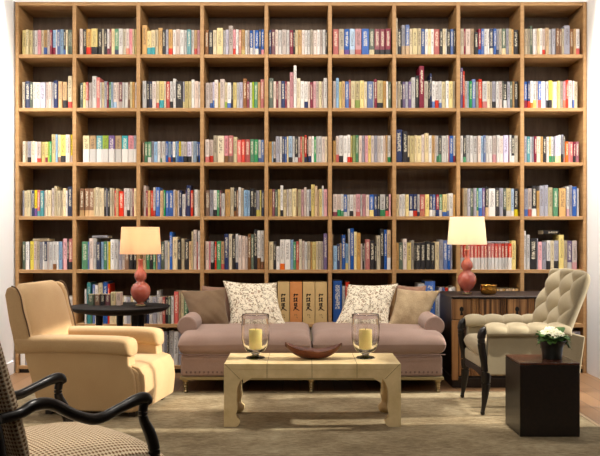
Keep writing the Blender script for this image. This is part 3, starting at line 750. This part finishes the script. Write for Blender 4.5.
def lamp(x, y, z, k, lab, shade, wall):
    o = empty('table_lamp', (x, y, z), lab, 'lamp', 0, 'gourd lamps either side of the sofa')
    foot = [(0, 0), (.036, 0), (.038, .006), (.036, .012), (.028, .016), (0, .016)]
    fin('foot', lathe(bmesh.new(), [(r*k, q*k) for r, q in foot], 32), M['brass'], o)
    body = [(0, .014), (.026, .014), (.024, .024), (.035, .034), (.058, .058), (.073, .09), (.076, .115), (.07, .142), (.052, .165), (.032, .178), (.029, .186), (.040, .2), (.048, .22), (.045, .243), (.032, .262), (.021, .278), (.018, .30), (.017, .335), (.02, .345), (.016, .35), (0, .35)]
    bm = bmesh.new(); lathe(bm, [(r*k, q*k) for r, q in body], 40)
    # subtle melon facets
    for v in bm.verts:
        a = math.atan2(v.co.y, v.co.x); f_ = 1-.035*abs(math.sin(4*a)); v.co.x *= f_; v.co.y *= f_
    fin('gourd_body', bm, M['coral'], o, ang=1.0)
    fin('stem', lathe(bmesh.new(), [(0, .345*k), (.008, .345*k), (.008, .42*k), (.014, .425*k), (.014, .45*k), (0, .45*k)], 16), M['brass'], o)
    z0, z1 = shade['z0'], shade['z1']; r0, r1 = shade['r0'], shade['r1']
    prof = [(r0, z0), (r1, z1), (r1-.003, z1), (r0-.003, z0)]
    sh = fin('lamp_shade', lathe(bmesh.new(), prof, 48, closed=True), shade['mat'], o, ang=1.2)
    bm = bmesh.new()
    for a in range(3):
        ca, sa = math.cos(a*2*PI/3), math.sin(a*2*PI/3)
        sweep(bm, [(.006*ca, .006*sa, z1-.02), ((r1-.002)*ca, (r1-.002)*sa, z1-.012)], .0015, 5)
    lathe(bm, [(0, .45*k), (.004, .45*k), (.004, z1-.02), (.01, z1-.018), (.01, z1-.008), (0, z1-.004)], 12)
    fin('shade_frame', bm, M['brass'], o)
    zb_ = (z0+z1)/2-.01
    fin('bulb', lathe(bmesh.new(), [(0, zb_-.035), (.013, zb_-.033), (.016, zb_-.015), (.028, zb_+.008), (.026, zb_+.026), (.012, zb_+.038), (0, zb_+.04)], 20), M['bulb'], o)
    for dz, en in ((zb_+.075, wall), ):
        l = bpy.data.lights.new('lamp_bulb_light', 'POINT'); l.energy = en; l.color = (1, .87, .70); l.shadow_soft_size = .03
        q = bpy.data.objects.new('lamp_bulb_light', l); C.objects.link(q); q.parent = o; q.location = (0, 0, dz-.0)
    return o
# left lamp on the round table, right lamp on the console
lx, ly = X(140.5, -.62), -.62
lamp(lx, ly, zt_, .94, 'coral gourd lamp with peach shade on the round black table', dict(z0=Z(254, ly)-zt_, z1=Z(227, ly)-zt_, r0=.144, r1=.132, mat=M['shade2']), 2.8)
ZCt = .627
rx, ry = X(467, -.42), -.42
lamp(rx, ry, ZCt, .92, 'coral gourd lamp with cream shade on the striped console', dict(z0=Z(244.5, ry)-ZCt, z1=Z(217, ry)-ZCt, r0=.142, r1=.123, mat=M['shade']), 4.5)
for k, (px, w, h, cc, dd) in enumerate(((90.5, 5.5, 11, 'd', 'small dark green book leftmost on the round black table'), (97, 5, 11, 'f', 'small brown book beside the green one on round black table'),
        (102.5, 4.5, 11, 'k', 'small black book in the row on round black table'), (107.5, 4.5, 11, 'm', 'small maroon book in the row on round black table'), (113, 5, 13, 'y', 'small pale yellow book on the round table'),
        (118.5, 5, 13, 'i', 'small pinkish white book nearest the lamp on round table'))):
    yy = -.56; bm = bmesh.new(); add_book(bm, 0, 0, 0, w/S(yy)-.001, .07, h/S(yy), cc)
    used = sorted({f.material_index for f in bm.faces})
    for f in bm.faces: f.material_index = used.index(f.material_index)
    o = fin('book', bm, [BMATS[u] for u in used], None, smooth=False); o.location = (X(px, yy), yy, zt_)
    tagp(o, dd, 'book', 'small books on the round table')

# ---------------------------------------------------------------- console
c0, c1, cyf, cyb = 1.055, 1.86, -.68, -.06
co = empty('console_cabinet', (1.45, -.37, ZF), 'striped zebrawood console cabinet with keyhole drawers behind the tufted armchair', 'cabinet')
def LC(bm): return loc(bm, co)
fin('carcass', LC(bx(c0+.012, c1-.012, cyf+.02, cyb, .06, ZCt-.014)), M['consdark'], co, bevel=.003, seg=1)
fin('top', LC(bx(c0-.005, c1+.005, cyf-.008, cyb, ZCt-.014, ZCt)), M['consdark'], co, bevel=.004, seg=2)
fin('plinth', LC(bx(c0+.004, c1-.004, cyf+.006, cyb+.0, ZF, .06)), M['consdark'], co, bevel=.003, seg=1)
for x in (c0, c1-.045): fin('corner_post', LC(bx(x, x+.045, cyf, cyf+.03, .045, ZCt-.17)), M['consgold'], co, bevel=.004, seg=2)
fin('moulding', LC(bx(c0, c1, cyf-.003, cyf+.02, ZCt-.178, ZCt-.166)), M['consgold'], co, bevel=.003, seg=1)
def reeds(a, b, z0, z1, n):
    bm = bmesh.new(); w = (b-a)/n
    for i in range(n):
        cxx = a+w*(i+.5)
        prism(bm, [(cxx+w*.48*math.cos(t_*PI/6+PI), cyf+.016+w*.5*math.sin(t_*PI/6+PI)) for t_ in range(7)], z0, z1, axis='z')
    return fin('reeded_band', LC(bm), M['zebra'], co, ang=1.2)
for i, px in enumerate((461.5, 489, 517, 545)):
    x = X(px, cyf)
    d = fin('drawer', LC(bx(x-.066, x+.066, cyf-.002, cyf+.03, ZCt-.162, ZCt-.018)), M['zebra'], co, bevel=.004, seg=2)
    if i in (0, 2):
        bm = bmesh.new()
        pr = [(x+.014*math.cos(k*PI/8), ZCt-.088+.018*math.sin(k*PI/8)) for k in range(-3, 12)]+[(x-.011, ZCt-.13), (x+.011, ZCt-.13)]
        prism(bm, pr, cyf-.006, cyf-.0015)
        e = fin('keyhole_plate', LC(bm), M['keyhole'], co)
        e.parent = d
    if i < 3:
        reeds(x+.068, X((461.5, 489, 517, 545)[i+1], cyf)-.068, ZCt-.164, ZCt-.016, 4)
reeds(c0+.05, c1-.05, .075, ZCt-.18, 42)
bm = lathe(bmesh.new(), [(0, 0), (.04, 0), (.05, .004), (.057, .014), (.06, .035), (.058, .058), (.061, .066), (.059, .069), (.055, .06), (.055, .02), (.04, .008), (0, .007)], 40)
o = fin('brass_bowl', bm, M['gold'], None); o.location = (X(488.5, -.45), -.45, ZCt)
tagp(o, 'shiny round brass bowl on the console beside the lamp', 'bowl')

# ---------------------------------------------------------------- camel armchair
ac = empty('armchair', (-.931, -1.77, 0), 'camel upholstered armchair with rolled arms on the left, facing right', 'armchair', math.radians(-8.4))
W = .66
bm = prism(bmesh.new(), [(-.62, .03), (-.02, .03), (0, .05), (.004, .18), (-.008, .26), (-.04, .285), (-.62, .28)], .02, W-.02)
fin('seat_base', bm, M['tan'], ac, bevel=.015, seg=3)
# loose cushion with waterfall front
prof = [(-.60, .29), (-.3, .305), (-.06, .30), (-.005, .285), (.022, .24), (.03, .15), (.022, .07), (.016, .035), (-.004, .035), (-.02, .2), (-.05, .25), (-.60, .25)]
bm = prism(bmesh.new(), prof, .035, W-.0)
fin('seat_cover', bm, M['tan'], ac, bevel=.014, seg=3)
for v0, v1, r0, r1, k in ((0.0, .12, -.026, .15, 0), (W-.12, W, W-.15, W+.02, 1)):
    bm = prism(bmesh.new(), [(-.60, .03), (-.03, .03), (-.018, .06), (-.018, .19), (-.03, .25), (-.055, .30), (-.062, .40), (-.70, .41), (-.69, .33), (-.655, .22), (-.625, .1)], v0, v1)
    fin('side_panel', bm, M['tan'], ac, bevel=.012, seg=3)
    bm = bmesh.new()
    # arm roll: rounded cross-section swept along u, drooping at the front
    pts = [(-.74, (r0+r1)/2, .405), (-.55, (r0+r1)/2, .412), (-.3, (r0+r1)/2, .412), (-.14, (r0+r1)/2, .41), (-.07, (r0+r1)/2, .402), (-.042, (r0+r1)/2, .39)]
    rings = []
    for i, p in enumerate(cat_pts(pts, 5)):
        e = max(0.0, (i-19)/6.0); sc = 1-.38*e*e
        ring = []
        for q in range(20):
            a = 2*PI*q/20; cxs = math.copysign(abs(math.cos(a))**.6, math.cos(a)); szs = math.copysign(abs(math.sin(a))**.6, math.sin(a))
            ring.append(bm.verts.new((p[0], p[1]+(r1-r0)/2*cxs*sc, p[2]+.052*szs*sc)))
        rings.append(ring)
    for a, b in zip(rings, rings[1:]):
        for q in range(20): bm.faces.new((a[q], a[(q+1) % 20], b[(q+1) % 20], b[q]))
    bm.faces.new(rings[0]); bm.faces.new(rings[-1])
    fin('arm_rest', bm, M['tan'], ac, ang=1.2)
def BP(a, b):
    sh = 1-.30*max(0, (b-.72)/.28)**2.6
    v = W/2+(a-.5)*(W-.02)*sh
    return (-.65-.125*b**1.3, v, .26+.505*b)
ff = lambda T: (lambda a, b: T*max(0, 1-abs(2*a-1)**7)**.45*max(0, 1-abs(2*b-1)**9)**.45)
bm = slab(bmesh.new(), lambda a, b: BP(a, b), ff(.045), ff(.035), 30, 30)
fin('backrest', bm, M['tan'], ac, sub=1)
for v0, v1, nm in ((-.012, .035, 0), (W-.035, W+.012, 1)):
    bm = prism(bmesh.new(), [(-.65, .44), (-.665, .52), (-.69, .6), (-.705, .68), (-.73, .735), (-.765, .752), (-.80, .742), (-.81, .70), (-.785, .55), (-.75, .40), (-.73, .36)], v0, v1)
    fin('wing', bm, M['tan'], ac, bevel=.014, seg=3)
    bm = bmesh.new(); vv = v0 if nm == 0 else v1
    sweep(bm, [(-.652, vv, .46), (-.668, vv, .53), (-.692, vv, .61), (-.708, vv, .69), (-.733, vv, .740), (-.765, vv, .754)], .0045, 8)
    fin('piping', bm, M['piping'], ac)
for u in (-.05, -.56):
    for v in (.06, W-.06):
        fin('leg', bx(u-.02, u+.02, v-.02, v+.02, 0, .032), M['darkleg'], ac, bevel=.003, seg=1)

# ---------------------------------------------------------------- tufted cream armchair
tc = empty('armchair', (1.05, -1.08, 0), 'cream button-tufted armchair with black legs on the right', 'armchair', PI+math.radians(1.8))
W = .62
def tuft(a, b, na, nb, amp):
    p = a*na+b*nb; q = a*na-b*nb
    s = abs(math.sin(PI*p/1.0))*abs(math.sin(PI*q/1.0))
    c1 = abs(math.sin(PI*p)); c2 = abs(math.sin(PI*q))
    return amp*(c1*c2)**.5
def TB(a, b):
    cur = .05*(abs(2*a-1)**2.2)       # barrel curve: sides come forward
    sh = 1-.05*max(0, (b-.8)/.2)**3
    v = W/2+(a-.5)*(W+.02)*sh
    zz = .33+.51*b-.02*max(0, abs(2*a-1)-.5)**1.5-.03*max(0, (b-.86)/.14)**2*0
    return (-.455-.185*b**1.1+cur*(1-.45*b), v, zz)
def tbf(a, b):
    e = max(0, 1-abs(2*a-1)**8)**.5*max(0, 1-abs(2*b-1)**12)**.5
    return (.012+tuft(a, b*1.0, 2.5, 2.5, .058))*e
tbb = lambda a, b: .055*max(0, 1-abs(2*a-1)**8)**.5*max(0, 1-abs(2*b-1)**8)**.5
bm = slab(bmesh.new(), lambda a, b: TB(1-a, b) if False else TB(a, b), tbf, tbb, 72, 72, even=True)
fin('tufted_backrest', bm, M['cream'], tc, ang=3)
bm = bmesh.new()
for i in range(0, 12):
    for j in range(0, 10):
        for (da, db) in ((0, 0),):
            if (i+j) % 2: continue
            a, b = i*.2, j*.2
            if .08 < a < .92 and .08 < b < .92:
                p = Vector(TB(a, b)); 
                N = (Vector(TB(a+.01, b))-Vector(TB(a-.01, b))).cross(Vector(TB(a, b+.01))-Vector(TB(a, b-.01))).normalized()
                bmesh.ops.create_uvsphere(bm, u_segments=10, v_segments=6, radius=.009, matrix=Matrix.Translation(p+N*.021))
fin('button', bm, M['cream'], tc)
bm = cushion(bmesh.new(), -.47, .0, .045, W-.045, .325, .425, .01, 7, 16, 5)
fin('seat_cushion', bm, M['cream'], tc, sub=1)
fin('seat_frame', bx(-.52, -.012, .03, W-.03, .255, .33), M['cream'], tc, bevel=.015, seg=3)
fin('front_rail', prism(bmesh.new(), [(.03, .26), (.03, .235), (.1, .215), (.31, .225), (.52, .215), (.59, .235), (.59, .26)], -.035, -.008, axis='x'), M['blackwood'], tc, bevel=.003, seg=1)
for v0, v1 in ((0, .055), (W-.055, W)):
    bm = prism(bmesh.new(), [(-.02, .235), (-.03, .47), (-.52, .48), (-.60, .46), (-.57, .235)], v0, v1)
    fin('arm_panel', bm, M['cream'], tc, bevel=.01, seg=3)
    sd = (v0+v1)/2
    def AP(a, b):
        th = -PI*.08+b*PI*1.16
        bul = 1
        return (-.012-.50*a, sd+.052*math.cos(th), .478+.045*math.sin(th))
    def af(a, b):
        c = abs(math.sin(PI*a*4.0))**.6
        e = max(0, 1-abs(2*a-1)**14)**.5*max(0, 1-abs(2*b-1)**10)**.5
        return (.006+.014*c)*e
    bm = slab(bmesh.new(), lambda a, b: AP(a, b), af, lambda a, b: .012, 64, 20, even=True)
    fin('tufted_arm_pad', bm, M['cream'], tc, ang=3)
    # black curved post running into the front leg
    bm = bmesh.new()
    sweep(bm, [(-.018, sd, .505), (.0, sd, .485), (.008, sd, .44), (.0, sd, .36), (-.018, sd, .29), (-.022, sd, .23), (-.02, sd, .17), (-.012, sd, .09), (-.004, sd, .035), (.0, sd, .022)],
          [.018, .024, .025, .022, .028, .032, .026, .018, .012, .014], 12, flat=.9)
    fin('front_leg', bm, M['blackwood'], tc)
    bm = bmesh.new(); cy_ = sd
    lathe(bm, [(0, -.010), (.011, -.010), (.013, -.006), (.013, .006), (.011, .010), (0, .010)], 18)
    bmesh.ops.rotate(bm, verts=bm.verts, cent=(0, 0, 0), matrix=Matrix.Rotation(PI/2, 3, 'X')); bmesh.ops.translate(bm, verts=bm.verts, vec=(0, sd, .0132))
    fin('caster', bm, M['blackwood'], tc)
    bm = bmesh.new(); sweep(bm, [(-.55, sd, .24), (-.555, sd, .12), (-.545, sd, 0)], [.024, .018, .013], 10)
    fin('rear_leg', bm, M['blackwood'], tc)

# ---------------------------------------------------------------- dark cube + plant
cb = empty('cube_side_table', (1.305, -2.08, 0), 'dark brown block side table under the potted primrose', 'side table')
cw, cd, ch = .1565, .17, .386
fin('block', bx(-cw, cw, -cd, cd, 0, ch-.012), M['coverdark'], cb, bevel=.003, seg=1)
fin('top', bx(-cw, cw, -cd, cd, ch-.012, ch), M['covertop'], cb, bevel=.003, seg=1)
px_, py_ = X(552, -2.08), -2.08
pl = empty('potted_plant', (px_, py_, ch), 'green leafy potted plant with creamy flowers on the dark block', 'plant')
fin('pot', lathe(bmesh.new(), [(0, 0), (.05, 0), (.052, .004), (.054, .03), (.058, .06), (.066, .082), (.076, .095), (.077, .10), (.07, .10), (.062, .085), (0, .082)], 32), M['potgreen'], pl)
fin('soil', lathe(bmesh.new(), [(0, .082), (.061, .083), (.061, .088), (0, .092)], 24), M['soil'], pl)
rr = random.Random(5)
bm = bmesh.new()
def leafm(bm, base, d, L, Wd, droop, up=.5):
    d = Vector((d[0], d[1], 0)).normalized(); s = Vector((-d.y, d.x, 0)); n = 7
    rows = []
    for i in range(n+1):
        u = i/n; w = Wd*math.sin(PI*min(1, u*.93+.05))**.7
        c = Vector(base)+d*L*u+Vector((0, 0, up*L*u-droop*L*u*u))
        rows.append([bm.verts.new(c-s*w+Vector((0, 0, .25*w+.004*math.sin(5*i)))), bm.verts.new(c), bm.verts.new(c+s*w+Vector((0, 0, .25*w+.004*math.cos(5*i))))])
    for a, b in zip(rows, rows[1:]):
        bm.faces.new((a[0], a[1], b[1], b[0])); bm.faces.new((a[1], a[2], b[2], b[1]))
for k in range(46):
    a = rr.uniform(0, 2*PI); r0 = rr.uniform(0, .03)
    leafm(bm, (r0*math.cos(a), r0*math.sin(a), .088), (math.cos(a), math.sin(a)), rr.uniform(.055, .09), rr.uniform(.022, .033), rr.uniform(.5, 1.1), rr.uniform(.55, 1.5))
lf = fin('foliage', bm, M['leaf'], pl); sm = lf.modifiers.new('s', 'SOLIDIFY'); sm.thickness = .0012
bm = bmesh.new()
for k in range(17):
    a = rr.uniform(0, 2*PI); r0 = .055*math.sqrt(rr.random()); c = Vector((r0*math.cos(a)-.008, r0*math.sin(a)*.9-.012, .150+rr.uniform(-.008, .014)-r0*.25))
    tilt = Vector((r0*math.cos(a)*7, r0*math.sin(a)*7-.5, 1)).normalized(); q = tilt.to_track_quat('Z', 'Y')
    for i in range(5):
        th = 2*PI*i/5
        vs = []
        for (rad, da, zz) in ((.003, 0, 0), (.017, -.46, .004), (.027, -.32, .005), (.025, 0, .004), (.027, .32, .005), (.017, .46, .004)):
            vs.append(bm.verts.new(c+q @ Vector((rad*math.cos(th+da), rad*math.sin(th+da), zz))))
        bm.faces.new(vs).material_index = 0
    ic = [bm.verts.new(c+q @ Vector((.0045*math.cos(t_*PI/3), .0045*math.sin(t_*PI/3), .005))) for t_ in range(6)]
    bm.faces.new(ic).material_index = 1
    sweep(bm, [tuple(c*0+Vector((c.x*.4, c.y*.4, .09))), tuple(c)], .0015, 5, mi=1)
fl = fin('flowers', bm, [M['petal'], M['petalc']], pl, smooth=False); sm = fl.modifiers.new('s', 'SOLIDIFY'); sm.thickness = .0008

# ---------------------------------------------------------------- black-framed open armchair, front left
bg = empty('open_armchair', (-.762, -4.11, 0), 'black-framed open armchair with dotted woven seat in the near left corner', 'armchair', math.radians(42.9))
VN = -.485
for v, s in ((0, 1), (VN, -1)):
    arm = [(.012, v, .585), (0, v, .600), (-.03, v, .598), (-.08, v, .582), (-.15, v, .562), (-.216, v, .582), (-.282, v, .618), (-.33, v, .622), (-.37, v, .606), (-.42, v, .60)]
    bm = sweep(bmesh.new(), arm, [.012, .017, .016, .014, .015, .015, .016, .016, .014, .013], 14, flat=1.15)
    fin('arm', bm, M['blackwood'], bg)
    bm = sweep(bmesh.new(), [(.0, v, .595), (-.006, v, .57), (-.004, v, .54), (.016, v, .50), (.03, v, .455), (.028, v, .41), (.02, v, .36)], [.014, .013, .014, .017, .017, .018, .022], 14)
    fin('arm_post', bm, M['blackwood'], bg)
    bm = sweep(bmesh.new(), [(.03, v, .38), (.045, v, .30), (.035, v, .18), (.02, v, .06), (.035, v, .012), (.045, v, 0)], [.026, .024, .018, .013, .016, .014], 14)
    fin('front_leg', bm, M['blackwood'], bg)
    bm = sweep(bmesh.new(), [(-.52, v, .92), (-.47, v, .70), (-.43, v, .55), (-.42, v, .38), (-.44, v, .2), (-.50, v, 0)], [.015, .016, .018, .022, .018, .014], 14)
    fin('rear_post', bm, M['blackwood'], bg)
bm = bx(-.42, .035, VN-.01, VN+.03, .32, .385); box(bm, -.42, .035, -.03, .01, .32, .385); box(bm, 0.0, .045, VN+.03, -.03, .32, .385); box(bm, -.44, -.40, VN+.03, -.03, .32, .385)
fin('seat_rail', bm, M['blackwood'], bg, bevel=.008, seg=3)
def SP(a, b): return (-.37+.47*a, VN-.03+(-VN+.045)*b, .385)
def sfun(a, b): return .108*max(0, 1-abs(2*a-1)**3.2)**.5*max(0, 1-abs(2*b-1)**3.2)**.5
bm = slab(bmesh.new(), SP, sfun, lambda a, b: .005, 30, 30)
fin('seat', bm, M['dots'], bg, sub=1)
def KP(a, b):
    return (-.345-.13*b, VN-.005+(-VN-.0)*a, .46+.45*b)
kf = lambda a, b: .045*max(0, 1-abs(2*a-1)**4)**.5*max(0, 1-abs(2*b-1)**6)**.5
bm = slab(bmesh.new(), lambda a, b: KP(a, b), kf, lambda a, b: kf(a, b)*.5, 26, 26)
fin('back_cushion', bm, M['dots'], bg, sub=1)
bm = sweep(bmesh.new(), [(-.52, 0, .91), (-.53, VN*.25, .945), (-.53, VN*.5, .955), (-.53, VN*.75, .945), (-.52, VN, .91)], .016, 12)
fin('top_rail', bm, M['blackwood'], bg)
fin('rear_rail', sweep(bmesh.new(), [(-.425, 0, .44), (-.425, VN*.5, .45), (-.425, VN, .44)], .013, 12), M['blackwood'], bg)

# ---------------------------------------------------------------- camera, light
cam = bpy.data.cameras.new('camera'); co_ = bpy.data.objects.new('camera', cam); C.objects.link(co_)
co_.location = (0, CAMY, EYE); co_.rotation_euler = (PI/2, 0, 0)
cam.sensor_width = 36; cam.lens = F/600*36; cam.shift_y = (HOR-228)/600
bpy.context.scene.camera = co_
def area(name, loc_, target, sx, sy, e, col=(1, 1, 1), spread=PI):
    l = bpy.data.lights.new(name, 'AREA'); l.shape = 'RECTANGLE'; l.size = sx; l.size_y = sy; l.energy = e; l.color = col; l.spread = spread
    o = bpy.data.objects.new(name, l); C.objects.link(o); o.location = loc_
    o.rotation_euler = (Vector(target)-Vector(loc_)).to_track_quat('-Z', 'Y').to_euler(); return o
area('ceiling_light_strip', (0, -1.15, 3.0), (0, -.30, 1.0), 4.1, .22, 63, (1, .93, .84))
area('ceiling_light_mid', (0, -3.0, 3.0), (0, 0, 1.7), 3.2, .5, 20, (1, .93, .84), math.radians(120))
area('added_front_fill', (0, -5.6, 3.0), (0, -1.6, .4), 2.4, .6, 24, (1, .93, .85), math.radians(100))  # unseen fill, added to brighten the furniture fronts
for sx_ in (-1, 1):
    area('added_wall_fill', (sx_*1.98, -.46, 3.0), (sx_*2.19, -.40, 1.1), .14, .8, 23, (1, .98, .96), math.radians(75))  # unseen lamps added to keep the side walls white
def spot(name, loc_, target, e, ang, blend=.6, col=(1, .93, .82)):
    l = bpy.data.lights.new(name, 'SPOT'); l.energy = e; l.spot_size = math.radians(ang); l.spot_blend = blend; l.color = col; l.shadow_soft_size = .04
    o = bpy.data.objects.new(name, l); C.objects.link(o); o.location = loc_; o.rotation_euler = (Vector(target)-Vector(loc_)).to_track_quat('-Z', 'Y').to_euler()
spot('added_fill_spot', (1.2, -2.5, 3.0), (1.22, -1.84, .5), 300, 17)  # unseen spot added to brighten the tufted chair's near arm
spot('added_fill_spot', (-.75, -4.5, 3.0), (-.66, -4.35, .45), 170, 22)  # unseen spot added to lift the dotted seat
sun = bpy.data.lights.new('sun', 'SUN'); sun.energy = 7.0; sun.angle = math.radians(1.2); sun.color = (1, .93, .80)
so = bpy.data.objects.new('sun', sun); C.objects.link(so); so.location = (5, -2, 3)
so.rotation_euler = Vector((-1, -.06, -math.tan(math.radians(24)))).to_track_quat('-Z', 'Y').to_euler()
w = bpy.data.worlds.new('world'); bpy.context.scene.world = w; w.use_nodes = True
w.node_tree.nodes['Background'].inputs[0].default_value = (.8, .88, 1, 1); w.node_tree.nodes['Background'].inputs[1].default_value = .6
sc = bpy.context.scene
sc.view_settings.view_transform = 'Standard'; sc.view_settings.look = 'None'; sc.view_settings.gamma = 1; sc.view_settings.exposure = 0.0
sc.cycles.use_denoising = True
sc.cycles.max_bounces = 10; sc.cycles.transmission_bounces = 10; sc.cycles.sample_clamp_indirect = 6
